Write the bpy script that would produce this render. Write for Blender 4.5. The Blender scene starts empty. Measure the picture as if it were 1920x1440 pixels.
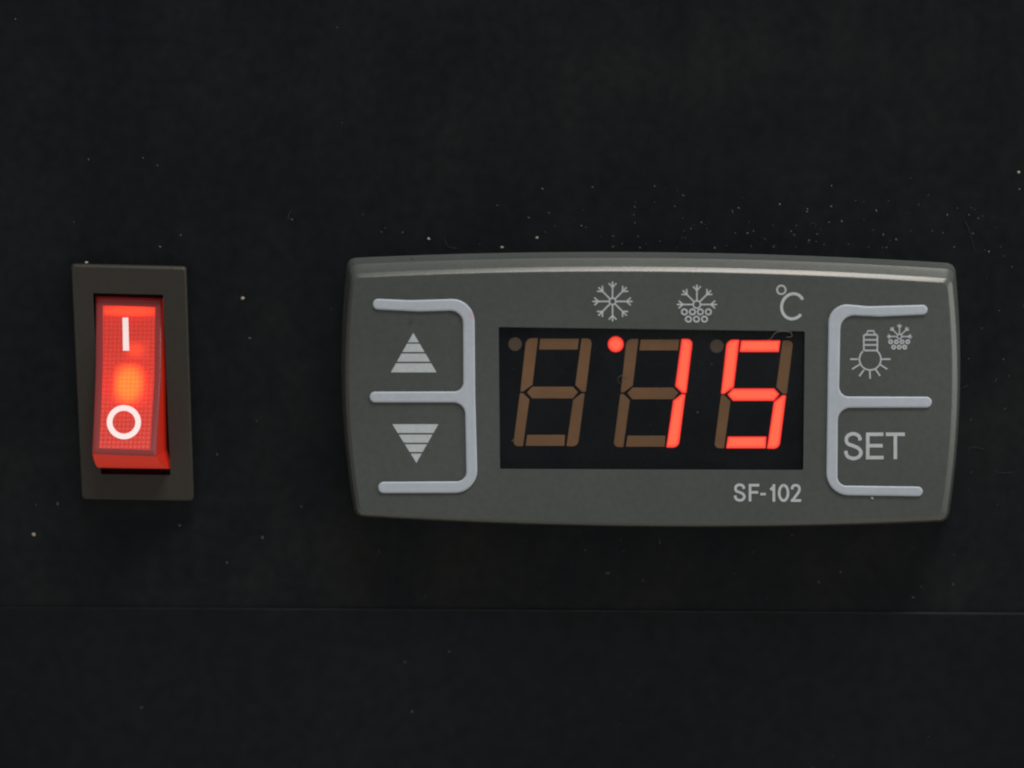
import bpy, math, random
from mathutils import Vector
from mathutils.geometry import tessellate_polygon

R = math.radians
sc = bpy.context.scene
col = sc.collection

# ------------------------------------------------------------------ camera, world, lamps, exposure
W_PX, H_PX = 1920.0, 1440.0
F_PX = 3600.0                      # focal length in photo pixels
DIST = 0.240                       # 15 photo pixels to the millimetre on the panel
PITCH, YAW = R(6.0), R(0.0)
MM = 0.001

cam_d = bpy.data.cameras.new('camera')
cam_d.sensor_width = 36.0
cam_d.lens = 36.0 * F_PX / W_PX
cam_d.clip_start, cam_d.clip_end = 0.005, 50.0
cam = bpy.data.objects.new('camera', cam_d); col.objects.link(cam)
CAM = Vector((0.0, -DIST * math.cos(PITCH), DIST * math.sin(PITCH)))
cam.location = CAM
cam.rotation_euler = (math.pi / 2 - PITCH, 0, 0)
cam_d.dof.use_dof = True
cam_d.dof.focus_distance = DIST - 0.004
cam_d.dof.aperture_fstop = 6.5
sc.camera = cam

w = bpy.data.worlds.new('World'); sc.world = w; w.use_nodes = True
nt = w.node_tree
bg = nt.nodes['Background']
tc = nt.nodes.new('ShaderNodeTexCoord')
mp = nt.nodes.new('ShaderNodeMapping'); mp.inputs['Scale'].default_value = (1.6, 1.6, 2.4)
nz = nt.nodes.new('ShaderNodeTexNoise'); nz.inputs['Scale'].default_value = 1.3; nz.inputs['Detail'].default_value = 2
cr = nt.nodes.new('ShaderNodeValToRGB')
cr.color_ramp.elements[0].position = .36; cr.color_ramp.elements[0].color = (.16, .18, .21, 1)
cr.color_ramp.elements[1].position = .68; cr.color_ramp.elements[1].color = (.46, .41, .33, 1)
nt.links.new(tc.outputs['Generated'], mp.inputs[0]); nt.links.new(mp.outputs[0], nz.inputs['Vector'])
nt.links.new(nz.outputs['Fac'], cr.inputs[0])
sx = nt.nodes.new('ShaderNodeSeparateXYZ'); nt.links.new(tc.outputs['Generated'], sx.inputs[0])
fl = nt.nodes.new('ShaderNodeMapRange')
for i_, v_ in enumerate((-.25, -.75, 0, 1)): fl.inputs[i_ + 1].default_value = v_
nt.links.new(sx.outputs['Z'], fl.inputs[0])
wm = nt.nodes.new('ShaderNodeMix'); wm.data_type = 'RGBA'; wm.inputs[7].default_value = (1.15, 1.0, .84, 1)   # unseen pale floor, brightened as fill for the lower bezel
nt.links.new(fl.outputs[0], wm.inputs[0]); nt.links.new(cr.outputs[0], wm.inputs[6])
nt.links.new(wm.outputs[2], bg.inputs['Color'])
bg.inputs['Strength'].default_value = 0.70

def area(name, loc, target, sx, sy, power, color):
    d = bpy.data.lights.new(name, 'AREA'); d.shape = 'RECTANGLE'; d.size = sx; d.size_y = sy
    d.energy = power; d.color = color
    o = bpy.data.objects.new(name, d); col.objects.link(o); o.location = loc
    o.rotation_euler = (Vector(target) - Vector(loc)).to_track_quat('-Z', 'Y').to_euler()
    return o
area('ceiling_lamp', (0.22, -0.42, 1.00), (0.02, 0, 0), 0.60, 0.18, 10.5, (1.0, .93, .84))
area('side_fill', (1.25, -0.42, 0.15), (0, 0, 0), 0.35, 0.7, 4.0, (1.0, .95, .88))  # added area light out of view, brightens the right bezel

sc.view_settings.view_transform = 'Standard'; sc.view_settings.look = 'None'
sc.view_settings.gamma = 1.0; sc.view_settings.use_curve_mapping = False
sc.view_settings.exposure = 0.0
sc.render.engine = 'CYCLES'
sc.cycles.use_denoising = True
sc.cycles.filter_width = 2.1
sc.cycles.max_bounces = 8
sc.cycles.transparent_max_bounces = 12
sc.cycles.sample_clamp_indirect = 4

# ------------------------------------------------------------------ geometry helpers
def at(u, v, h=0.0):
    """point on the plane h millimetres in front of the panel that the photo shows at pixel (u, v)"""
    x = (u - W_PX / 2) / F_PX; y = -(v - H_PX / 2) / F_PX
    cp, sp = math.cos(PITCH), math.sin(PITCH)
    d = Vector((x, cp + y * sp, -sp + y * cp))
    t = (-h * MM - CAM.y) / d.y
    return CAM + d * t

def mesh_obj(name, verts, faces, mat, parent=None, smooth=False, mats=None, fmat=None, fsmooth=None):
    me = bpy.data.meshes.new(name)
    me.from_pydata([tuple(v) for v in verts], [], faces)
    for m in (mats or [mat]): me.materials.append(m)
    for i, p in enumerate(me.polygons):
        p.use_smooth = smooth if fsmooth is None else fsmooth[i]
        if fmat: p.material_index = fmat[i]
    me.validate(); me.update()
    o = bpy.data.objects.new(name, me); col.objects.link(o)
    if parent: o.parent = parent
    return o

def empty(name, loc, label, cat):
    o = bpy.data.objects.new(name, None); col.objects.link(o); o.location = loc
    o.empty_display_size = 0.005
    o['label'] = label; o['category'] = cat
    return o

def settle(root):
    """children were built in world space: bring them under the thing's base point"""
    bpy.context.view_layer.update()
    for c in root.children:
        c.matrix_parent_inverse = root.matrix_world.inverted()

def arc_poly(pts, n=8):
    """polygon with rounded corners; pts = (x, y, r)"""
    out = []; N = len(pts)
    for i in range(N):
        x, y = pts[i][0], pts[i][1]; r = pts[i][2] if len(pts[i]) > 2 else 0
        if r <= 0: out.append((x, y)); continue
        a = Vector(pts[i-1][:2]); b = Vector(pts[(i+1) % N][:2]); p = Vector((x, y))
        da, db = (a - p).normalized(), (b - p).normalized()
        ang = da.angle(db); t = r / math.tan(ang / 2)
        t = min(t, (a - p).length * .5, (b - p).length * .5); rr = t * math.tan(ang / 2)
        c = p + (da + db).normalized() * (rr / math.sin(ang / 2))
        s, e = p + da * t - c, p + db * t - c
        th = s.angle(e)
        for k in range(n + 1):
            f = k / n
            v = s * (math.sin((1 - f) * th) / math.sin(th)) + e * (math.sin(f * th) / math.sin(th))
            out.append((c.x + v.x, c.y + v.y))
    return out

def area2(p): return sum(p[i-1][0] * p[i][1] - p[i][0] * p[i-1][1] for i in range(len(p)))
def ccw(p): return list(p) if area2(p) > 0 else list(reversed(p))

def inset(p, d):
    """move a contour inwards by d pixels"""
    p = ccw(p); N = len(p); out = []
    for i in range(N):
        a, b, c = Vector(p[i-1]), Vector(p[i]), Vector(p[(i+1) % N])
        e1, e2 = (b - a), (c - b)
        if e1.length < 1e-6: e1 = e2
        if e2.length < 1e-6: e2 = e1
        n1 = Vector((-e1.y, e1.x)).normalized(); n2 = Vector((-e2.y, e2.x)).normalized()
        m = n1 + n2
        if m.length < 1e-4: m = n1
        m.normalize(); k = 1 / max(.5, m.dot(n1))
        out.append((b.x + m.x * d * k, b.y + m.y * d * k))
    return out

class MB:
    def __init__(s): s.v, s.f, s.m, s.s = [], [], [], []
    def rings(s, rings, mi=0, smooth=True):
        """rings = list of (contour px, height mm), all with the same count; bridged with quads"""
        N = len(rings[0][0]); base = len(s.v)
        for c, h in rings: s.v += [at(u, v, h) for u, v in c]
        for k in range(len(rings) - 1):
            for i in range(N):
                j = (i + 1) % N; a = base + k * N; b = a + N
                s.f.append((a + i, b + i, b + j, a + j)); s.m.append(mi); s.s.append(smooth)
        return base + (len(rings) - 1) * N
    def cap(s, contours, h, mi=0, starts=None):
        if starts is None:
            starts = []
            for c in contours:
                starts.append(len(s.v)); s.v += [at(u, v, h) for u, v in c]
        idx = []
        for c, st in zip(contours, starts): idx += list(range(st, st + len(c)))
        tri = tessellate_polygon([[Vector((u, v, 0)) for u, v in c] for c in contours])
        for t in tri:
            q = [idx[i] for i in t]
            a, b, c = (s.v[i] for i in q)
            if (b - a).cross(c - a).y > 0: q.reverse()
            s.f.append(tuple(q)); s.m.append(mi); s.s.append(False)
    def prism(s, poly, h0, h1, bev=0.0, bh=0.0, mi=0, mrim=None, steps=3):
        p = ccw(poly); mrim = mi if mrim is None else mrim
        rs = [(p, h0), (p, h1 - bh)]
        if bev > 0:
            for k in range(1, steps + 1):
                a = k / steps * math.pi / 2
                rs.append((inset(p, bev * (1 - math.cos(a))), h1 - bh + bh * math.sin(a)))
        st = s.rings(rs, mrim)
        s.cap([rs[-1][0]], rs[-1][1], mi, [st])
    def lit(s, poly, h0, w1, w2):
        p = ccw(poly)
        a, b = inset(p, w1), inset(p, w2)
        s.rings([(p, h0), (p, h0 + .02), (a, h0 + .03)], 1, False)
        s.rings([(a, h0 + .03), (b, h0 + .035)], 0, False)
        s.cap([b], h0 + .035, 2)
    def ring(s, cx, cy, ro, ri, h0, h1, n=28, mi=0):
        o = [(cx + ro * math.cos(2*math.pi*k/n), cy + ro * math.sin(2*math.pi*k/n)) for k in range(n)]
        i = [(cx + ri * math.cos(2*math.pi*k/n), cy + ri * math.sin(2*math.pi*k/n)) for k in range(n)]
        s.rings([(o, h0), (o, h1), (i, h1), (i, h0)], mi, False)
    def stroke(s, pts, wd, h0, h1, cap=False):
        pts = [Vector(p) for p in pts]; L, Rr = [], []
        for i, p in enumerate(pts):
            a = pts[max(0, i-1)]; b = pts[min(len(pts)-1, i+1)]
            t = (b - a).normalized(); n = Vector((-t.y, t.x)) * wd / 2
            L.append(tuple(p + n)); Rr.append(tuple(p - n))
        if cap:
            def c(p, d, a0):
                return [(p.x + wd/2*math.cos(a0 + k*math.pi/6), p.y + wd/2*math.sin(a0 + k*math.pi/6)) for k in range(1, 6)]
            d1 = pts[-1] - pts[-2]; d0 = pts[0] - pts[1]
            poly = L + list(reversed(c(pts[-1], d1, math.atan2(d1.y, d1.x) - math.pi/2))) + list(reversed(Rr))
            poly += list(reversed(c(pts[0], d0, math.atan2(d0.y, d0.x) - math.pi/2)))
        else: poly = L + list(reversed(Rr))
        s.prism(poly, h0, h1)
    def build(s, name, mats, parent=None):
        if not isinstance(mats, (list, tuple)): mats = [mats]
        return mesh_obj(name, s.v, s.f, None, parent, mats=mats, fmat=s.m, fsmooth=s.s)

def catmull(p, n=7, closed=False):
    out = []; N = len(p)
    for i in range(N - 1):
        p0, p1, p2, p3 = Vector(p[max(0, i-1)]), Vector(p[i]), Vector(p[i+1]), Vector(p[min(N-1, i+2)])
        for k in range(n):
            t = k / n
            q = .5 * ((2*p1) + (-p0 + p2)*t + (2*p0 - 5*p1 + 4*p2 - p3)*t*t + (-p0 + 3*p1 - 3*p2 + p3)*t**3)
            out.append((q.x, q.y))
    out.append(tuple(p[-1])); return out

# ------------------------------------------------------------------ materials
def new_mat(name):
    m = bpy.data.materials.new(name); m.use_nodes = True
    return m, m.node_tree, m.node_tree.nodes['Principled BSDF']

def plastic(name, color, rough=.4, spec=.5, var=.12, vscale=900, bump=.08, bscale=5000, big=0.0, bigscale=25, coat=0):
    m, t, b = new_mat(name)
    N, L = t.nodes, t.links
    co = N.new('ShaderNodeTexCoord')
    n1 = N.new('ShaderNodeTexNoise'); n1.inputs['Scale'].default_value = vscale; n1.inputs['Detail'].default_value = 3
    L.new(co.outputs['Object'], n1.inputs['Vector'])
    n2 = N.new('ShaderNodeTexNoise'); n2.inputs['Scale'].default_value = bigscale; n2.inputs['Detail'].default_value = 4
    L.new(co.outputs['Object'], n2.inputs['Vector'])
    mr = N.new('ShaderNodeMapRange'); mr.inputs[3].default_value = 1 - var; mr.inputs[4].default_value = 1 + var
    mr.inputs[1].default_value = .3; mr.inputs[2].default_value = .7
    L.new(n1.outputs['Fac'], mr.inputs[0])
    mr2 = N.new('ShaderNodeMapRange'); mr2.inputs[3].default_value = 1 - big; mr2.inputs[4].default_value = 1 + big
    mr2.inputs[1].default_value = .3; mr2.inputs[2].default_value = .7
    L.new(n2.outputs['Fac'], mr2.inputs[0])
    mu = N.new('ShaderNodeMath'); mu.operation = 'MULTIPLY'; L.new(mr.outputs[0], mu.inputs[0]); L.new(mr2.outputs[0], mu.inputs[1])
    vm = N.new('ShaderNodeVectorMath'); vm.operation = 'SCALE'; vm.inputs[0].default_value = color
    L.new(mu.outputs[0], vm.inputs['Scale']); L.new(vm.outputs[0], b.inputs['Base Color'])
    r = N.new('ShaderNodeMapRange'); r.inputs[3].default_value = rough * .85; r.inputs[4].default_value = min(1, rough * 1.15)
    L.new(n2.outputs['Fac'], r.inputs[0]); L.new(r.outputs[0], b.inputs['Roughness'])
    b.inputs['Specular IOR Level'].default_value = spec
    b.inputs['Coat Weight'].default_value = coat
    nb = N.new('ShaderNodeTexNoise'); nb.inputs['Scale'].default_value = bscale; nb.inputs['Detail'].default_value = 2
    L.new(co.outputs['Object'], nb.inputs['Vector'])
    bp = N.new('ShaderNodeBump'); bp.inputs['Strength'].default_value = bump; bp.inputs['Distance'].default_value = .0001
    L.new(nb.outputs['Fac'], bp.inputs['Height']); L.new(bp.outputs[0], b.inputs['Normal'])
    return m

def emit_mat(name, color, strength, base):
    m, t, b = new_mat(name)
    b.inputs['Base Color'].default_value = (*base, 1); b.inputs['Roughness'].default_value = .3
    b.inputs['Emission Color'].default_value = (*color, 1); b.inputs['Emission Strength'].default_value = strength
    return m

def panel_mat():
    """black lacquered sheet with a dusty, wiped film"""
    m, t, b = new_mat('black_panel'); N, L = t.nodes, t.links
    co = N.new('ShaderNodeTexCoord')
    def noise(scale, detail, stretch=(1, 1, 1), rough=.5):
        mp = N.new('ShaderNodeMapping'); mp.inputs['Scale'].default_value = stretch
        n = N.new('ShaderNodeTexNoise'); n.inputs['Scale'].default_value = scale; n.inputs['Detail'].default_value = detail
        n.inputs['Roughness'].default_value = rough
        L.new(co.outputs['Object'], mp.inputs[0]); L.new(mp.outputs[0], n.inputs['Vector']); return n
    def rng(src, a, b_, c, d):
        r = N.new('ShaderNodeMapRange')
        for i, x in enumerate((a, b_, c, d)): r.inputs[i+1].default_value = x
        L.new(src, r.inputs[0]); return r.outputs[0]
    big = noise(16, 3); mid = noise(90, 6, (1, 1, .75), .6); fine = noise(2200, 2); tiny = noise(650, 3)
    film = N.new('ShaderNodeMath'); film.operation = 'MULTIPLY'
    L.new(rng(big.outputs['Fac'], .35, .7, .2, 1.0), film.inputs[0]); L.new(rng(mid.outputs['Fac'], .42, .8, 0, 1.0), film.inputs[1])
    mx = N.new('ShaderNodeMix'); mx.data_type = 'RGBA'
    mx.inputs[6].default_value = (.0056, .0078, .0105, 1); mx.inputs[7].default_value = (.0135, .0150, .0150, 1)
    wipe = noise(60, 4, (7, 1, .8), .7); patch = noise(34, 2)      # faint wipe marks in patches
    wp = N.new('ShaderNodeMath'); wp.operation = 'MULTIPLY'
    L.new(rng(wipe.outputs['Fac'], .60, .80, 0, 1.0), wp.inputs[0]); L.new(rng(patch.outputs['Fac'], .48, .66, 0, .9), wp.inputs[1])
    sm = N.new('ShaderNodeMath'); sm.operation = 'ADD'; L.new(film.outputs[0], sm.inputs[0]); L.new(wp.outputs[0], sm.inputs[1])
    L.new(sm.outputs[0], mx.inputs[0]); mx.clamp_factor = False
    vm = N.new('ShaderNodeVectorMath'); vm.operation = 'SCALE'
    L.new(mx.outputs[2], vm.inputs[0]); L.new(rng(tiny.outputs['Fac'], .3, .7, .78, 1.22), vm.inputs['Scale'])
    L.new(vm.outputs[0], b.inputs['Base Color'])
    L.new(rng(mid.outputs['Fac'], .3, .7, .30, .44), b.inputs['Roughness'])
    b.inputs['Specular IOR Level'].default_value = .18
    bp = N.new('ShaderNodeBump'); bp.inputs['Strength'].default_value = .10; bp.inputs['Distance'].default_value = .0001
    L.new(fine.outputs['Fac'], bp.inputs['Height']); L.new(bp.outputs[0], b.inputs['Normal'])
    return m

M = {}
M['panel'] = panel_mat()
M['lower'] = plastic('black_trim', (.0048, .0066, .0090), rough=.45, spec=.15, var=.2, vscale=600, bump=.1, bscale=2000, big=.3, bigscale=18)
M['case'] = plastic('grey_controller_plastic', (.069, .081, .081), rough=.31, spec=.5, var=.07, vscale=1500, bump=.12, bscale=3500, big=.14, bigscale=28)  # cloudy tone puts a broad sheen into the colour
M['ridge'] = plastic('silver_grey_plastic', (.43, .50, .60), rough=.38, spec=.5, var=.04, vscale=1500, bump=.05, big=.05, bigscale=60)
def pink_tint(m, p, r0, r1):
    """pink tint mixed in around one corner of the ridge"""
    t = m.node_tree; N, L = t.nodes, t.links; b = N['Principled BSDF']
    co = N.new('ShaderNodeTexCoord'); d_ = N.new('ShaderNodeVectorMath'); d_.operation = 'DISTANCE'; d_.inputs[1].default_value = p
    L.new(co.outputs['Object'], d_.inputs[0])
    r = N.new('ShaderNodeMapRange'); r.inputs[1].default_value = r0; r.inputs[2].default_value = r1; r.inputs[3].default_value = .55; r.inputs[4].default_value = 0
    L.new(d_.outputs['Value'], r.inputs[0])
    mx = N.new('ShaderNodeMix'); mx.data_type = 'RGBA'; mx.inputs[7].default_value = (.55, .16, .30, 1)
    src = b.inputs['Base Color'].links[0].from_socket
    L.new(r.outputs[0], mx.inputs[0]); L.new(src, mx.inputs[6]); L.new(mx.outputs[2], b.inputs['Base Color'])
pink_tint(M['ridge'], tuple(at(893, 590, 6.3)), .0003, .0009)
M['print'] = plastic('pale_grey_print', (.47, .54, .60), rough=.5, spec=.4, var=.06, vscale=2500, bump=.03, big=.05, bigscale=90)
M['window'] = plastic('black_display_plastic', (.005, .0065, .009), rough=.2, spec=.25, var=.1, vscale=900, bump=.02, big=.15)
M['off'] = plastic('unlit_segment', (.160, .092, .050), rough=.35, spec=.3, var=.04, vscale=1200, bump=.02, big=.22, bigscale=45)
M['lit'] = emit_mat('lit_segment', (1, .070, .046), 1.08, (.3, .04, .02))
M['core'] = emit_mat('lit_segment_core', (1, .112, .056), 1.15, (.3, .04, .02))
M['rim'] = emit_mat('lit_segment_rim', (1, .035, .022), .95, (.2, .02, .02))
M['frame'] = plastic('black_switch_plastic', (.030, .029, .026), rough=.5, spec=.35, var=.06, vscale=1500, bump=.15, bscale=3000, big=.05)
M['cavity'] = plastic('switch_cavity', (.02, .008, .007), rough=.6, spec=.2, bump=.02)
M['white'] = emit_mat('white_mark', (1, .70, .73), .30, (.8, .74, .76))
M['dust'] = plastic('dust', (.11, .11, .10), rough=.9, spec=.1, var=.5, vscale=500, bump=0)
M['speck'] = plastic('pale_grit', (.40, .37, .31), rough=.9, spec=.1, var=.2, vscale=500, bump=0)

# ------------------------------------------------------------------ panels
def slab(name, u0, v0, u1, v1, h, thick, edge, mat, label, cat):
    """wide plate; v edges may slope: v0/v1 = (left, right)"""
    n = 24; V, Fc, S = [], [], []
    prof = [(1, -thick)] + [(1 - math.cos(a), h - edge + edge * math.sin(a)) for a in (0, R(22), R(45), R(68), R(90))]
    prof = [(0, h - thick)] + prof[1:]
    mb = MB()
    a, b = v0 if isinstance(v0, tuple) else (v0, v0)
    c, d = v1 if isinstance(v1, tuple) else (v1, v1)
    poly = ccw([(u0, a), (u1, b), (u1, d), (u0, c)])
    rs = [(inset(poly, x * edge * 15), hh) for x, hh in prof]
    st = mb.rings(rs); mb.cap([rs[-1][0]], rs[-1][1], 0, [st])
    o = mb.build(name, mat); o['label'] = label; o['category'] = cat; o['kind'] = 'structure'
    return o
slab('panel', -1700, -1500, 3600, (1145, 1179), 0.0, 2.0, .25, M['panel'],
     'glossy black appliance front panel with dust and faint smears behind the switch and controller', 'panel')
slab('lower_panel', -1700, (1126, 1160), 3600, 3000, 0.45, .43, .34, M['lower'],
     'black lower trim panel below the thin pale seam', 'panel')

# ------------------------------------------------------------------ temperature controller
ctl = empty('temperature_controller', at(1220, 730, 0),
            'grey digital temperature controller with a red lit 15 display, arrow and SET buttons', 'controller')

def bowed(tl, tr, br, bl, bt, brt, bb, blf, r, n=26):
    """four corners, outward bow of top/right/bottom/left, rounded corners"""
    def edge(a, b, bow, nx, ny):
        out = []
        for k in range(1, n):
            f = k / n
            s = 4 * f * (1 - f)
            out.append((a[0] + (b[0]-a[0])*f + nx*bow*s, a[1] + (b[1]-a[1])*f + ny*bow*s, 0))
        return out
    pts = []
    cs = [(*tl, r), (*tr, r), (*br, r), (*bl, r)]
    E = [edge(tl, tr, bt, 0, -1), edge(tr, br, brt, 1, 0), edge(br, bl, bb, 0, 1), edge(bl, tl, blf, -1, 0)]
    for c, e in zip(cs, E):
        # keep the straight neighbours clear of the rounding
        e = [p for p in e]
        pts.append(c); pts += e
    # rounding limited by half the neighbour distance: use wide neighbours
    out = []; N = len(pts)
    i = 0
    dense = []
    for k in range(N):
        x, y, rr = pts[k]
        if rr <= 0:
            dense.append((x, y)); continue
        c = Vector((x, y)); A = Vector(pts[k-1][:2]); B = Vector(pts[(k+1) % N][:2])
        p0 = c + (A - c).normalized() * rr; p2 = c + (B - c).normalized() * rr
        for q in range(9):
            t = q / 8
            v = p0 * (1-t)**2 + c * 2*t*(1-t) + p2 * t*t
            dense.append((v.x, v.y))
    return dense

HF = 6.2        # height of the controller's face above the panel, mm
A = dict(tl=(652, 484), tr=(1790, 494), br=(1777, 977), bl=(666, 967), bt=16, brt=16, bb=15, blf=18)
B = dict(tl=(656, 496), tr=(1788, 505), br=(1775.5, 976), bl=(669, 966), bt=16.5, brt=16, bb=15.5, blf=17.5)
C = dict(tl=(659.5, 513.5), tr=(1784.5, 522.5), br=(1773, 974), bl=(671, 964.5), bt=17.5, brt=15.5, bb=16, blf=17)
D = dict(tl=(665, 522), tr=(1775, 532), br=(1763, 966), bl=(677, 958), bt=17, brt=14.5, bb=17, blf=16)
def outline(d, r): return bowed(r=r, **d)
def mixd(a, b, f):
    o = {}
    for k in a:
        o[k] = tuple(x + (y - x) * f for x, y in zip(a[k], b[k])) if isinstance(a[k], tuple) else a[k] + (b[k] - a[k]) * f
    return o
body = MB()
prof_ = [(outline(A, 17), 0.0), (outline(A, 17), 1.6), (outline(mixd(A, B, .08), 17), 1.7), (outline(mixd(A, B, .96), 16), 4.42), (outline(B, 16), 4.5),
      (outline(mixd(B, C, .10), 15), 4.60), (outline(mixd(B, C, .75), 13), 5.28), (outline(C, 13), 5.72),
      (outline(mixd(C, D, .10), 12.5), 5.76), (outline(mixd(C, D, .80), 11.5), 6.14), (outline(D, 11), HF)]
prof_ = [(ccw(c), h) for c, h in prof_]
body.rings(prof_[:2], 0, False); body.rings(prof_[1:5]); body.rings(prof_[4:8])
rs = prof_[7:]
win_o = ccw(arc_poly([(935, 613, 3), (1509, 621, 3), (1506, 881, 3), (937.5, 879, 3)], 3))
st = body.rings(rs)
face = ccw(rs[-1][0])
# recess wall of the window
wst = body.rings([(win_o, HF - .9), (win_o, HF)], 0, False)
body.cap([face, win_o], HF, 0, [st, wst])
body.build('housing', M['case'], ctl)

# display
HW = HF - .62
dm = MB(); dm.prism(inset(win_o, -1.5), HW - .2, HW)
disp = dm.build('display', M['window'], ctl)
gl = MB()   # small inner step seen along the lower edge of the window
gl.prism([(938, 869), (1505.5, 871), (1505.5, 880.5), (938, 878.5)], HW + .01, HW + .16)
gl.build('display_ledge', M['window'], disp)

# clear cover with faint greasy smears
m, t, b = new_mat('display_cover'); N, L = t.nodes, t.links
tb = N.new('ShaderNodeBsdfTransparent'); tb.inputs[0].default_value = (.99, .99, .99, 1)
b.inputs['Base Color'].default_value = (.035, .04, .045, 1); b.inputs['Roughness'].default_value = .12; b.inputs['Specular IOR Level'].default_value = .8
co = N.new('ShaderNodeTexCoord'); nn = N.new('ShaderNodeTexNoise'); nn.inputs['Scale'].default_value = 70; nn.inputs['Detail'].default_value = 5; nn.inputs['Distortion'].default_value = 1.2
L.new(co.outputs['Object'], nn.inputs['Vector'])
mr = N.new('ShaderNodeMapRange'); mr.inputs[1].default_value = .4; mr.inputs[2].default_value = .75; mr.inputs[3].default_value = .03; mr.inputs[4].default_value = .16
L.new(nn.outputs['Fac'], mr.inputs[0]); mx = N.new('ShaderNodeMixShader'); L.new(mr.outputs[0], mx.inputs[0])
L.new(tb.outputs[0], mx.inputs[1]); L.new(b.outputs[0], mx.inputs[2]); L.new(mx.outputs[0], N['Material Output'].inputs['Surface'])
cv = MB(); cv.prism(inset(win_o, .4), HW + .30, HW + .36); cv.build('display_cover', m, disp)

SEG = {
 'f': [(986.5, 634, 13), (1008.6, 634, 1), (998.2, 721.5, 1.5), (981, 734, 1), (975.6, 734, 1)],
 'a': [(1013, 635.2, 1), (1085.5, 635.2, 1), (1082.7, 655.4, 1), (1010.6, 655.4, 1)],
 'b': [(1090.4, 634.6, 1), (1110.3, 634.6, 15), (1098.2, 734.5, 1), (1091, 734.5, 1), (1078.5, 722, 1.5)],
 'g': [(997.5, 725.3, 2), (1074, 725.3, 2), (1083.5, 735.3, 1), (1074, 747, 2), (997.5, 747, 2), (988, 736, 1)],
 'e': [(974.8, 737.3, 1), (980.8, 737.3, 1), (992.5, 749, 1.5), (980.4, 836.6, 1), (961.8, 836.6, 14)],
 'd': [(988.5, 815.5, 1), (1059.3, 815.5, 1), (1058, 836, 1), (985.4, 836, 1)],
 'c': [(1096.2, 738, 1), (1090, 738, 1), (1074.6, 750, 1.5), (1062, 836.6, 1), (1083.5, 837.2, 14)]}
for di, (ox, oy, lit) in enumerate([(0, 0, ''), (188.2, 1.6, 'bc'), (377, 3.8, 'afgcd')]):
    for k, pl in SEG.items():
        on = k in lit
        p = arc_poly([(x + ox, y + oy, r) for x, y, r in pl], 6)
        m_ = MB()
        if on: m_.lit(inset(p, -.9), HW + .01, 2.2, 5.2)
        else: m_.prism(p, HW + .01, HW + .05, .5, .02)
        o = m_.build('segment', [M['lit'], M['rim'], M['core']] if on else M['off'], disp)
        o['label'] = 'glowing red display segment' if on else 'unlit brown display segment'
    cx, cy = 965.7 + ox + (.6 if di == 1 else 1.2 if di == 2 else 0), 645.3 + oy - (1.5 if di == 1 else 0)
    rad = 15 if di == 1 else 12.6
    p = [(cx + rad * math.cos(2*math.pi*k/32), cy + rad * math.sin(2*math.pi*k/32)) for k in range(32)]
    m_ = MB()
    if di == 1: m_.lit(p, HW + .01, 2.6, 6)
    else: m_.prism(p, HW + .01, HW + .05, .5, .03)
    if di != 1:
        o = m_.build('indicator_dot', M.setdefault('dot', plastic('unlit_dot', (.075, .058, .043), rough=.35, bump=.02)), disp)
        o['label'] = 'unlit round indicator dot'
    else:
        o = m_.build('indicator_dot', [M['lit'], M['rim'], M['core']], disp); o['label'] = 'glowing red round indicator dot'

# raised silver grey button surrounds
left = [(699, 560, 9.7), (770, 563, 60), (889.5, 559.5, 42), (891, 740, 0), (896, 924, 42), (709, 924.5, 10), (709, 903.5, 10),
        (874.5, 902.5, 18), (871.5, 754.5, 22), (693, 754.5, 10), (693, 734.5, 10), (868.5, 734, 17), (868, 581.5, 24), (785, 584, 40), (699, 579.6, 9.7)]
right = [(1739, 571.5, 9), (1739, 589.5, 9), (1650, 593.5, 60), (1576, 590, 26), (1573, 743.5, 18), (1747, 744, 10), (1747, 764, 10),
         (1571, 764.5, 24), (1570, 910.5, 17), (1730, 912.5, 9), (1730, 930.5, 9), (1548.5, 928, 42), (1553.5, 567.5, 42), (1628, 574.5, 60)]
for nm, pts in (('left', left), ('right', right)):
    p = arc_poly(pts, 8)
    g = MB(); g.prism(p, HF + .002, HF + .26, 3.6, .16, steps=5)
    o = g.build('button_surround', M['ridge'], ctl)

# printed marks
h0, h1 = HF + .003, HF + .030
def tri_bands(apex, l, r_, bands, name):
    m_ = MB(); (ax, ay), (lx, ly), (rx, ry) = apex, l, r_
    for y0, y1 in bands:
        f0, f1 = (y0 - ay) / (ly - ay), (y1 - ay) / (ly - ay)
        q = [(ax + (lx-ax)*f0, y0), (ax + (rx-ax)*f0, y0), (ax + (rx-ax)*f1, y1), (ax + (lx-ax)*f1, y1)]
        if abs(f0) < .01: q = [q[0]] + q[2:]
        if abs(f1) < .01: q = q[:3]
        m_.prism(q, h0, h1)
    return m_.build(name, M['print'], ctl)
tri_bands((774.9, 624), (732.7, 698.2), (818.5, 698.2), [(624, 641.8), (644.5, 660), (663, 678.2), (681.2, 698.2)], 'up_arrow_symbol')
tri_bands((780.7, 868), (735.6, 795.4), (822, 795.4), [(795.4, 811.8), (814.9, 830), (833, 847.5), (850.5, 868)], 'down_arrow_symbol')

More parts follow.
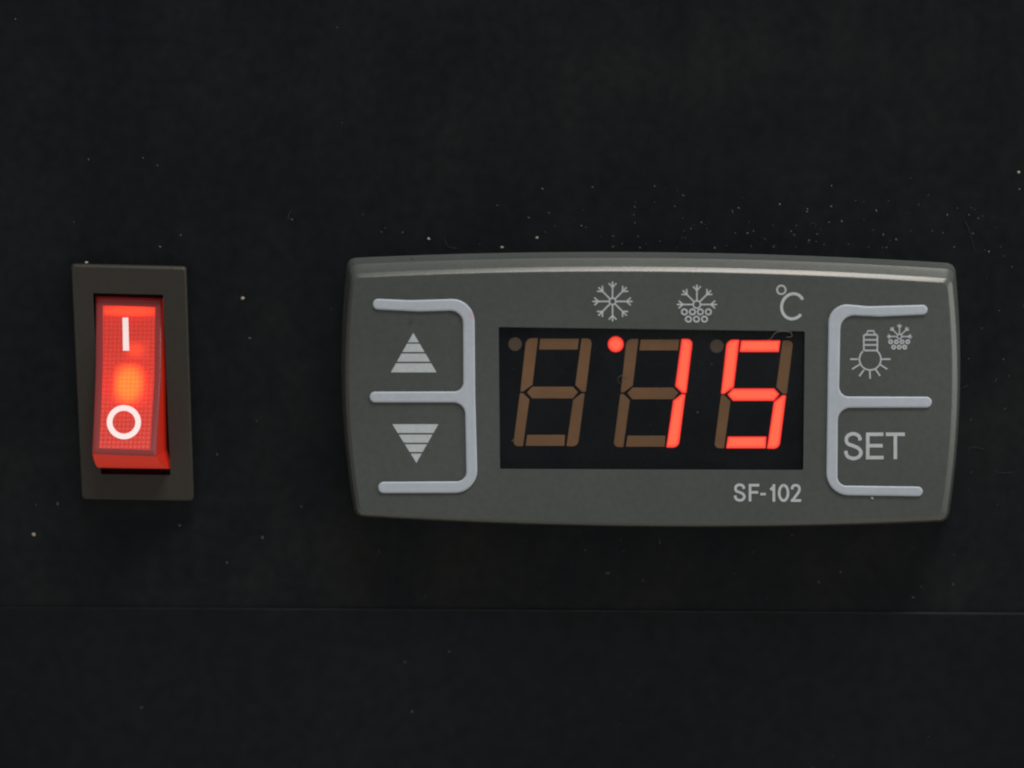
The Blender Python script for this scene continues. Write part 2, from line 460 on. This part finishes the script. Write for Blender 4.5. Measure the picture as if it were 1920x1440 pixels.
class Steps:
    """each stroke lies a hair above the one before it"""
    def __init__(s): s.k = 0
    def __call__(s): s.k += 1; return h0, h1 + s.k * .0012
def flake(m_, cx, cy, r, angles, st, wd=2.7, hub=6.2, b0=.70, b1=.91, bl=.19):
    for a in angles:
        c, s_ = math.cos(R(a)), -math.sin(R(a))
        P = lambda d, l: (cx + c*d - s_*l, cy + s_*d + c*l)
        m_.stroke([P(hub - .5, 0), P(r, 0)], wd, *st())
        for sg in (1, -1): m_.stroke([P(r*b0, 0), P(r*b1, sg*r*bl)], wd*.95, *st())
    m_.ring(cx, cy, hub + wd*.45, hub - wd*.55, *st())
m_ = MB(); flake(m_, 1148.5, 565.2, 37.5, range(0, 360, 45), Steps()); m_.build('snowflake_symbol', M['print'], ctl)
m_ = MB(); st_ = Steps(); flake(m_, 1306.6, 571, 37.5, range(0, 181, 45), st_, hub=7)
for xs, y in (((1283.2, 1298.3, 1313.1, 1328.2), 584.8), ((1290.7, 1305.8, 1320.9), 598.4)):
    for x in xs: m_.ring(x, y, 6.5, 3.6, *st_())
m_.build('defrost_symbol', M['print'], ctl)
m_ = MB(); st_ = Steps()
m_.ring(1465, 543.5, 9.6, 6.5, *st_())
m_.stroke([(1486.5 + 21*math.cos(R(a)) + 1.5*math.sin(R(a)), 574.3 - 23.6*math.sin(R(a))) for a in range(32, 325, 6)], 5.4, *st_(), cap=False)
m_.build('degree_lettering', M['print'], ctl)

m_ = MB(); st_ = Steps()
cx, cy, rb = 1631.6, 673.6, 20.2
m_.stroke([(cx + rb*math.sin(R(a)), cy - rb*math.cos(R(a))) for a in range(38, 323, 7)], 2.9, *st_())
m_.stroke([(1619.6, 657.5), (1619.6, 629), (1625.5, 626), (1627, 620.5), (1638.5, 620.5), (1640, 626), (1645, 629), (1645, 657.5)], 2.9, *st_())
for y in (627.8, 637.3, 646.8, 657.2): m_.stroke([(1620.5, y), (1644.5, y)], 3.0, *st_())
for a, b in [((1594, 673.5), (1608.8, 673.5)), ((1653.5, 673.5), (1669.5, 673.3)), ((1612, 683.3), (1597.5, 692.3)), ((1620, 693.6), (1611, 705.3)),
             ((1630.8, 695), (1631.5, 710.3)), ((1641.5, 692.6), (1650.2, 705)), ((1650, 683.5), (1663.5, 692.2))]:
    m_.stroke([a, b], 2.9, *st_())
m_.build('lamp_symbol', M['print'], ctl)
m_ = MB(); st_ = Steps(); flake(m_, 1686.5, 631, 23.5, range(0, 181, 45), st_, wd=2.3, hub=4.4, bl=.17)
for xs, y in (((1670, 1680.7, 1691.2, 1701.9), 640.9), ((1675.6, 1686, 1696.3), 650.8)):
    for x in xs: m_.ring(x, y, 4.6, 1.6, *st_())
m_.build('defrost_symbol', M['print'], ctl)

# lettering
def glyph(m_, ch, x0, y0, x1, y1, wd, st_):
    i = wd / 2; X0, Y0, X1, Y1 = x0 + i, y0 + i, x1 - i, y1 - i
    P = lambda x, y: (X0 + (X1 - X0) * x, Y0 + (Y1 - Y0) * y)
    S = lambda pts, sm=False: m_.stroke(catmull([P(*q) for q in pts]) if sm else [P(*q) for q in pts], wd, *st_())
    ex = i / (X1 - X0) if X1 - X0 > 1 else 0; ey = i / (Y1 - Y0) if Y1 - Y0 > 1 else 0
    if ch == 'S': S([(.95, .27), (.86, .09), (.52, 0), (.17, .07), (.05, .25), (.17, .41), (.5, .49), (.84, .59), (1, .76), (.86, .93), (.5, 1), (.13, .91), (0, .69)], True)
    elif ch == 'E':
        S([(0, -ey), (0, 1 + ey)])
        for y, xx in ((0, 1), (.49, .95), (1, 1.02)): S([(-ex*.5, y), (xx + ex, y)])
    elif ch == 'F':
        S([(0, -ey), (0, 1 + ey)])
        for y, xx in ((0, 1), (.48, .86)): S([(-ex*.5, y), (xx + ex, y)])
    elif ch == 'T': S([(.5, 0), (.5, 1 + ey)]); S([(-ex, 0), (1 + ex, 0)])
    elif ch == '-': m_.stroke([(x0, (y0+y1)/2), (x1, (y0+y1)/2)], wd, *st_())
    elif ch == '1': S([(1, -ey*.9), (1, 1 + ey)]); S([(1.0, .03), (.62, .17), (.1, .30)], True)
    elif ch == '0': S([(.5 + .5*math.sin(R(a)), .5 - .5*math.cos(R(a)) * (1 if True else 0)) for a in range(0, 361, 12)])
    elif ch == '2':
        S([(.03, .27), (.13, .07), (.5, 0), (.87, .08), (.95, .27), (.82, .47), (.45, .74), (.14, .97)], True); S([(-ex*.7, 1), (1 + ex, 1)])
m_ = MB(); st_ = Steps()
glyph(m_, 'S', 1582, 810, 1617.6, 863, 6.6, st_); glyph(m_, 'E', 1623.7, 811, 1656.3, 861.3, 6.6, st_); glyph(m_, 'T', 1661, 811, 1696.6, 861, 6.6, st_)
m_.build('set_lettering', M['print'], ctl)
m_ = MB(); st_ = Steps()
glyph(m_, 'S', 1375.6, 906.4, 1398.2, 940.6, 5.0, st_); glyph(m_, 'F', 1403.8, 907.3, 1423.6, 940, 5.0, st_)
glyph(m_, '-', 1425.5, 924, 1436, 929, 4.6, st_); glyph(m_, '1', 1441.5, 907.6, 1453.5, 940.6, 5.0, st_)
glyph(m_, '0', 1458.5, 907.4, 1480, 941, 5.0, st_); glyph(m_, '2', 1482, 907.4, 1502, 941, 5.0, st_)
m_.build('model_lettering', M['print'], ctl)
settle(ctl)

# ------------------------------------------------------------------ rocker switch
sw = empty('rocker_switch', at(248, 720, 0), 'lit red rocker switch marked I and O in a black rectangular frame', 'switch')
HFR = 2.0
fo = [(134.5, 500, 7), (346, 506, 7), (361.5, 938, 8), (154, 934.5, 8)]
f = MB()
op = ccw(arc_poly([(174.5, 549.5, 2), (305.5, 552.5, 2), (319.5, 891, 2), (189.5, 889, 2)], 4))
pf = ccw(arc_poly(fo, 8))
base = ccw(arc_poly([(133, 494, 7), (350, 499, 7), (364, 939, 8), (153.5, 935.5, 8)], 8))
rs = [(base, 0.0), (base, 1.35)]
for k in range(1, 5):
    a = k / 4 * math.pi / 2; t = 1 - math.cos(a)
    rs.append(([(p[0] + (q[0]-p[0])*t, p[1] + (q[1]-p[1])*t) for p, q in zip(base, inset(pf, 1))], 1.35 + .65 * math.sin(a)))
st = f.rings(rs)
ws = f.rings([(op, .15), (op, HFR)], 0, False)
f.cap([rs[-1][0], op], HFR, 0, [st, ws])
f.build('frame', M['frame'], sw)
f = MB(); f.prism(inset(op, -1), .02, .2); f.build('cavity_floor', M['cavity'], sw)

# rocker surface: s across 0..1, t down 0..1
def lerp(a, b, f): return a + (b - a) * f
def interp(tab, t):
    for (a, x), (b, y) in zip(tab, tab[1:]):
        if t <= b:
            f = (t - a) / (b - a); return lerp(x, y, f)
    return tab[-1][1]
def prof(t): return 1.25 + 2.9 * t + 3.2 * t * t          # height in mm: sunk at the top, proud at the bottom
def surf(s, t, dh=0.0):
    yl, yr = lerp(557, 852, t), lerp(561, 856.5, t)
    xl = lerp(lerp(178.5, 178.5, t), 171.5, max(0, (t - .42) / .58) ** 1.3)
    xr = lerp(303.5, 301.5, min(1, t/.5)) if t < .5 else lerp(301.5, 292.5, (t - .5) / .5)
    u, v = lerp(xl, xr, s), lerp(yl, yr, s)
    return at(u, v, prof(t)) + Vector((0, -dh * MM, 0))
NS, NT = 12, 40
# openings of the lens window in (s,t)
S0, S1, T0, T1 = .112, .905, .050, .958
def rocker_mats():
    m, t, b = new_mat('frosted_red_plastic')          # dull translucent red of the rocker's edges
    N, L = t.nodes, t.links
    b.inputs['Base Color'].default_value = (.20, .035, .040, 1); b.inputs['Roughness'].default_value = .32
    b.inputs['Emission Color'].default_value = (1, .05, .04, 1); b.inputs['Emission Strength'].default_value = .045
    M['edge'] = m
    m, t, b = new_mat('glowing_red_side')
    b.inputs['Base Color'].default_value = (.45, .02, .012, 1); b.inputs['Roughness'].default_value = .3
    b.inputs['Emission Color'].default_value = (1, .035, .012, 1); b.inputs['Emission Strength'].default_value = .19
    M['side'] = m
    # lens: thin red plastic sheet with a fine grid of prisms, lets part of the lamp show
    m, t, b = new_mat('red_lens'); N, L = t.nodes, t.links
    b.inputs['Base Color'].default_value = (.55, .07, .055, 1); b.inputs['Roughness'].default_value = .42
    b.inputs['Emission Color'].default_value = (1, .065, .045, 1); b.inputs['Emission Strength'].default_value = .29; b.inputs['Specular IOR Level'].default_value = .9
    tr = N.new('ShaderNodeBsdfRefraction'); tr.inputs['Color'].default_value = (1, .42, .30, 1); tr.inputs['Roughness'].default_value = .5; tr.inputs['IOR'].default_value = 1.45
    co = N.new('ShaderNodeTexCoord')
    sep = N.new('ShaderNodeSeparateXYZ'); L.new(co.outputs['Object'], sep.inputs[0])
    def wave(out):
        a = N.new('ShaderNodeMath'); a.operation = 'MULTIPLY'; a.inputs[1].default_value = 2 * math.pi / .00052; L.new(out, a.inputs[0])
        s_ = N.new('ShaderNodeMath'); s_.operation = 'SINE'; L.new(a.outputs[0], s_.inputs[0]); return s_.outputs[0]
    ad = N.new('ShaderNodeMath'); ad.operation = 'ADD'; L.new(wave(sep.outputs['X']), ad.inputs[0]); L.new(wave(sep.outputs['Z']), ad.inputs[1])
    mr = N.new('ShaderNodeMapRange'); mr.inputs[1].default_value = -2; mr.inputs[2].default_value = 2; mr.inputs[3].default_value = .32; mr.inputs[4].default_value = .66
    L.new(ad.outputs[0], mr.inputs[0])
    bp = N.new('ShaderNodeBump'); bp.inputs['Strength'].default_value = .15; bp.inputs['Distance'].default_value = .00005
    L.new(ad.outputs[0], bp.inputs['Height']); L.new(bp.outputs[0], b.inputs['Normal'])
    mx = N.new('ShaderNodeMixShader'); L.new(mr.outputs[0], mx.inputs[0])
    L.new(b.outputs[0], mx.inputs[1]); L.new(tr.outputs[0], mx.inputs[2])
    L.new(mx.outputs[0], N['Material Output'].inputs['Surface'])
    M['lens'] = m
    m, t, b = new_mat('inner_reflector')
    b.inputs['Base Color'].default_value = (.75, .12, .07, 1); b.inputs['Roughness'].default_value = .35
    b.inputs['Emission Color'].default_value = (1, .08, .04, 1); b.inputs['Emission Strength'].default_value = .10
    M['inner'] = m
rocker_mats()
def glow_mat(name, hot, cool, sx_, sz_, lo=.05, hi=.52):
    """lamp behind a diffusing shell: hottest in its middle"""
    m, t, b = new_mat(name); N, L = t.nodes, t.links
    co = N.new('ShaderNodeTexCoord'); mp = N.new('ShaderNodeMapping')
    mp.inputs['Location'].default_value = (-.5 * sx_, 0, -.5 * sz_); mp.inputs['Scale'].default_value = (sx_, 0, sz_)
    L.new(co.outputs['Generated'], mp.inputs[0])
    ln_ = N.new('ShaderNodeVectorMath'); ln_.operation = 'LENGTH'; L.new(mp.outputs[0], ln_.inputs[0])
    r = N.new('ShaderNodeMapRange'); r.interpolation_type = 'SMOOTHSTEP'; r.inputs[1].default_value = lo; r.inputs[2].default_value = hi
    L.new(ln_.outputs['Value'], r.inputs[0])
    mx = N.new('ShaderNodeMix'); mx.data_type = 'RGBA'; mx.inputs[6].default_value = (*hot, 1); mx.inputs[7].default_value = (*cool, 1)
    L.new(r.outputs[0], mx.inputs[0]); L.new(mx.outputs[2], b.inputs['Emission Color']); b.inputs['Emission Strength'].default_value = 1
    b.inputs['Base Color'].default_value = (.6, .1, .05, 1)
    return m
M['neon'] = glow_mat('neon_lamp', (4.4, 1.05, .08), (.42, .035, .02), 1, 1, .18, .66)
M['neon2'] = glow_mat('lamp_electrode', (1.05, .19, .04), (.36, .03, .02), 1, 1)
M['guide'] = glow_mat('light_guide', (1.9, .24, .05), (.55, .05, .03), .75, .9, .2, .6)

def strip_rect(mb, t_list, s_list, fn, flip=False, mi=0, smooth=True):
    base = len(mb.v)
    for t in t_list:
        for s in s_list: mb.v.append(fn(s, t))
    n = len(s_list)
    for i in range(len(t_list) - 1):
        for j in range(n - 1):
            q = (base + i*n + j, base + (i+1)*n + j, base + (i+1)*n + j + 1, base + i*n + j + 1)
            mb.f.append(q if not flip else tuple(reversed(q))); mb.m.append(mi); mb.s.append(smooth)
def frange(a, b, n): return [a + (b - a) * k / n for k in range(n + 1)]
rk = MB()
E = .030; ET = .013
full_t = frange(0, 1, NT)
# outward rounding of the rim
def rim(s, t):
    d = 0
    for e, x in ((E, s), (E, 1 - s), (ET, t), (ET, 1 - t)):
        if x < e: d += (1 - math.sqrt(max(0, 1 - ((e - x) / e) ** 2))) * .28
    return surf(s, t, -d)
s_l = [0, E*.3, E, S0*.7, S0]; s_r = [S1, lerp(S1, 1, .4), 1 - E, 1 - E*.3, 1]
t_l = [0, ET*.3, ET] + frange(T0, T1, NT) + [1 - ET, 1 - ET*.3, 1]
strip_rect(rk, t_l, s_l, rim); strip_rect(rk, t_l, s_r, rim)
strip_rect(rk, [0, ET*.3, ET, T0], [S0] + frange(S0, S1, 6)[1:], rim); strip_rect(rk, [T1, 1 - ET, 1 - ET*.3, 1], frange(S0, S1, 6), rim)
# side walls down into the opening
def wall(s, t):
    def fn(k, tt): p = rim(s, tt); return Vector((p.x, lerp(p.y, -.3*MM, k), p.z))
    return fn
strip_rect(rk, t_l, [0, .3, 1], wall(0, 0), True, 1); strip_rect(rk, t_l, [0, .3, 1], wall(1, 0), False, 1)
# lower end face: swings outwards from the lip down to the opening
low = [at(187, 876, 1.7), at(318.5, 878, 1.7)]
def endf(s, k):
    p = rim(s, 1); q = low[0].lerp(low[1], s)
    b_ = math.sin(k * math.pi / 2) ** .8
    return Vector((lerp(p.x, q.x, k), lerp(p.y, q.y, k), lerp(p.z, q.z, b_)))
strip_rect(rk, frange(0, 1, 6), frange(0, 1, 8), lambda s, k: endf(s, k), False, 2)
# close the side between the straight wall and the swinging end face
for s in (0, 1):
    i0 = len(rk.v); ks = frange(0, 1, 6)
    rk.v += [endf(s, k) for k in ks]; p = rim(s, 1); rk.v.append(Vector((p.x, -.3*MM, p.z))); rk.v.append(Vector((endf(s, 1).x, -.3*MM, endf(s, 1).z)))
    idx = [i0 + k for k in range(len(ks))] + [i0 + len(ks) + 1, i0 + len(ks)]
    rk.f.append(tuple(idx if s == 0 else reversed(idx))); rk.m.append(1); rk.s.append(False)
def topf(s, k): p = rim(s, 0); return Vector((p.x, lerp(p.y, -.3*MM, k), p.z))
strip_rect(rk, [0, 1], frange(0, 1, 4), topf, True, 1)
m, t, b = new_mat('red_lower_lip')
b.inputs['Base Color'].default_value = (.42, .035, .025, 1); b.inputs['Roughness'].default_value = .25
b.inputs['Emission Color'].default_value = (1, .06, .03, 1); b.inputs['Emission Strength'].default_value = .26
rocker = rk.build('rocker', [M['edge'], M['side'], m], sw)

ln = MB(); strip_rect(ln, frange(T0, T1, NT), frange(S0, S1, 10), lambda s, t: surf(s, t, -.04))
lens = ln.build('lens', M['lens'], rocker)
# hollow behind the lens
dep = lambda t: -(.55 + 2.2 * t)
inn = MB()
strip_rect(inn, frange(T0, T1, 12), frange(S0, S1, 4), lambda s, t: surf(s, t, dep(t)))
for s, fl in ((S0, False), (S1, True)):
    strip_rect(inn, frange(T0, T1, 12), [0, 1], lambda k, t, s=s: surf(s, t, lerp(-.05, dep(t), k)), fl)
for t_, fl in ((T0, True), (T1, False)):
    strip_rect(inn, [0, 1], frange(S0, S1, 4), lambda s, k, t_=t_: surf(s, t_, lerp(-.05, dep(t_), k)), fl)
inn.build('reflector', M['inner'], rocker)
def block(name, s0, s1, t0, t1, d0, d1, mat):
    b_ = MB()
    strip_rect(b_, [t0, t1], [s0, s1], lambda s, t: surf(s, t, d1))
    strip_rect(b_, [t0, t1], [0, 1], lambda k, t: surf(s0, t, lerp(d1, d0, k)), True)
    strip_rect(b_, [t0, t1], [0, 1], lambda k, t: surf(s1, t, lerp(d1, d0, k)), False)
    strip_rect(b_, [0, 1], [s0, s1], lambda s, k: surf(s, t0, lerp(d1, d0, k)), True)
    strip_rect(b_, [0, 1], [s0, s1], lambda s, k: surf(s, t1, lerp(d1, d0, k)), False)
    b_.f = b_.f; return b_.build(name, mat, rocker)
block('lamp', .27, .74, .43, .68, -1.55, -1.0, M['neon'])
block('lamp_electrode', .40, .80, .27, .40, -1.2, -.9, M['neon2'])
block('light_guide', S0 + .02, S1 - .02, T0 + .005, T0 + .062, -.42, -.12, M['guide'])

# marks on the lens
def surf_px(u, v, dh):
    t = (v - 557 - (u - 178) * .032) / 295.3
    p0, p1 = surf(0, t), surf(1, t)
    # find s by matching the picture column on this row
    xl = lerp(178.5, 171.5, max(0, (t - .42) / .58) ** 1.3)
    xr = lerp(303.5, 301.5, min(1, t/.5)) if t < .5 else lerp(301.5, 292.5, (t - .5) / .5)
    return surf((u - xl) / (xr - xl), t, dh)
def quad_strip(name, inner, outer, closed, mat):
    b_ = MB(); n = len(inner)
    for lay in (.02, -.03):
        b_.v += [surf_px(*p, lay) for p in inner] + [surf_px(*p, lay) for p in outer]
    for i in range(n if closed else n - 1):
        j = (i + 1) % n
        b_.f.append((i, j, n + j, n + i)); b_.m.append(0); b_.s.append(False)
        b_.f.append((i, 2*n + i, 2*n + j, j)); b_.m.append(0); b_.s.append(False)
        b_.f.append((n + i, n + j, 3*n + j, 3*n + i)); b_.m.append(0); b_.s.append(False)
    if not closed:
        for i in (0, n - 1): b_.f.append((i, n + i, 3*n + i, 2*n + i)); b_.m.append(0); b_.s.append(False)
    return b_.build(name, mat, rocker)
ring_ = lambda r: [(232.3 + r * math.cos(2*math.pi*k/40), 791.5 + r * 1.0 * math.sin(2*math.pi*k/40)) for k in range(40)]
quad_strip('off_mark', ring_(21.5), ring_(32), True, M['white'])
ys = frange(595.5, 657.5, 12)
quad_strip('on_mark', [(lerp(229.6, 230.6, k/12), y) for k, y in enumerate(ys)], [(lerp(240.4, 242.2, k/12), y) for k, y in enumerate(ys)], False, M['white'])
bpy.context.view_layer.update()
settle(sw)

# ------------------------------------------------------------------ dust and lint
rnd = random.Random(11)
def speck(mb, u, v, r, h):
    """small irregular crumb lying on a surface of height h"""
    k = 7; ph = rnd.random() * 6; el = rnd.uniform(.7, 1.3)
    c = [(u + r*el*rnd.uniform(.75, 1.2)*math.cos(ph + 2*math.pi*i/k), v + r/el*rnd.uniform(.75, 1.2)*math.sin(ph + 2*math.pi*i/k)) for i in range(k)]
    c = ccw(c); i2 = [(u + (x-u)*.5, v + (y-v)*.5) for x, y in c]
    st = mb.rings([(c, h + .004), (i2, h + r*.045)]); mb.cap([i2], h + r*.045, 0, [st])
def fibre(mb, pts, wd, h, mi=0):
    p = catmull(pts, 6); base = len(mb.v); n = len(p)
    for i, q in enumerate(p):
        a = Vector(p[max(0, i-1)]); b = Vector(p[min(n-1, i+1)]); t = (b - a).normalized(); nn = Vector((-t.y, t.x)) * wd / 2
        hh = h + .03 + .12 * math.sin(i / n * math.pi)
        mb.v += [at(q[0] + nn.x, q[1] + nn.y, hh), at(q[0], q[1], hh + wd*.04), at(q[0] - nn.x, q[1] - nn.y, hh)]
    for i in range(n - 1):
        for k in (0, 1):
            a = base + 3*i + k; mb.f.append((a, a + 1, a + 4, a + 3)); mb.m.append(mi); mb.s.append(True)
def on_thing(u, v): return (625 < u < 1815 and 465 < v < 995) or (120 < u < 378 and 485 < v < 950)
d = MB()
seen = [(1007, 446, 3.2), (941, 464, 3), (804, 448, 2.8), (1017, 354, 2.2), (1111, 351, 2), (991, 408, 2.2), (1227, 349, 1.8), (1190, 388, 1.8),
        (1385, 390, 2.4), (1373, 396, 2), (1462, 383, 2), (1513, 397, 2), (1554, 417, 2.4), (1578, 415, 2), (1483, 434, 2), (1680, 449, 2.6), (1656, 440, 2.2),
        (1340, 465, 2.6), (1517, 451, 2), (1488, 440, 2), (1532, 439, 2), (1910, 323, 3), (1776, 403, 2), (1817, 403, 2), (1834, 409, 2),
        (455, 559, 3.2), (468, 634, 2.6), (162, 492, 3.2), (108, 945, 3), (63, 1002, 3.4), (337, 985, 2.4), (492, 1008, 2.6), (407, 852, 2.2),
        (425, 1055, 2.0), (932, 1156, 4), (565, 950, 2.2), (1535, 1091, 2.6), (1712, 1120, 2.2), (1205, 1088, 2.2), (715, 435, 2), (755, 436, 1.8),
        (548, 412, 2.2), (339, 441, 2), (300, 463, 2), (166, 299, 1.8), (268, 296, 1.6), (295, 310, 1.6), (1881, 674, 2.2), (1820, 787, 2), (1149, 443, 2)]
gr = MB()
for u, v, r in seen:
    if (u, v) in ((1007, 446), (941, 464), (804, 448), (1910, 323), (455, 559), (63, 1002), (932, 1156)): speck(gr, u, v, r * .95, 0)
    elif (u, v) == (162, 492): speck(gr, u, v, 3, 1.5)
    else: speck(d, u, v, r * .85, 0)
for k in range(190):
    if k < 95: u, v = rnd.gauss(1350, 260), 470 - abs(rnd.gauss(0, 55))
    elif k < 120: u, v = rnd.gauss(1860, 45), rnd.uniform(380, 950)
    elif k < 150: u, v = rnd.uniform(640, 1820), 995 + abs(rnd.gauss(0, 70))
    else: u, v = rnd.uniform(-60, 1980), rnd.uniform(-60, 1500)
    if on_thing(u, v) or 1126 < v < 1155: continue
    speck(d, u, v, rnd.choice([.7, .8, .9, 1.0, 1.2, 1.4, 1.9]), .45 if v > 1140 else 0)
for pts in ([(833, 446), (838, 460), (845, 464), (857, 466)], [(1518, 425), (1521, 418), (1530, 420), (1526, 430)],
            [(1810, 415), (1820, 440), (1828, 470)], [(1866, 880), (1875, 886), (1900, 885)], [(545, 395), (540, 408), (550, 412)],
            [(1800, 730), (1808, 726), (1815, 722)], [(1815, 850), (1822, 838), (1845, 842)]):
    fibre(d, pts, .75, 0, 1)
for u, v, r in ((963, 692, 1.0), (1052, 695, 1), (961, 826, 1.8), (1219, 797, 1.3), (1308, 773, 1.7), (1334, 683, 1.2), (1130, 872, 1.4)): speck(d, u, v, r, HW)
for u, v, r in ((775, 484, 2.2), (866, 500, 1), (1397, 507, 1), (1742, 500, 1.6), (1737, 494, 1.2), (1520, 505, 1)): speck(d, u, v, r, 3.4)
for u, v, r in ((1064, 588, 1.2), (1678, 803, 1.2), (1150, 510, 1), (1238, 518, 1)): speck(d, u, v, r, HF)
fibre(d, [(1438, 638), (1446, 634), (1454, 624), (1466, 621), (1482, 623), (1484, 631), (1474, 632)], 1.5, HW + .5)
fibre(d, [(1162, 720), (1158, 710), (1165, 704), (1178, 706)], .9, HW + .05)
fibre(d, [(767, 605), (771, 601), (776, 598)], 1.5, HF)
speck(gr, 1635, 934, 3.2, HF)
o = d.build('dust', [M['dust'], plastic('dark_lint', (.055, .055, .05), rough=.9, spec=.1, bump=0)]); o['label'] = 'fine grey dust specks and lint scattered over the black panel'; o['category'] = 'dust'; o['kind'] = 'stuff'
o = gr.build('grit', M['speck']); o['label'] = 'few larger pale crumbs of grit stuck to panel and controller'; o['category'] = 'grit'; o['kind'] = 'stuff'
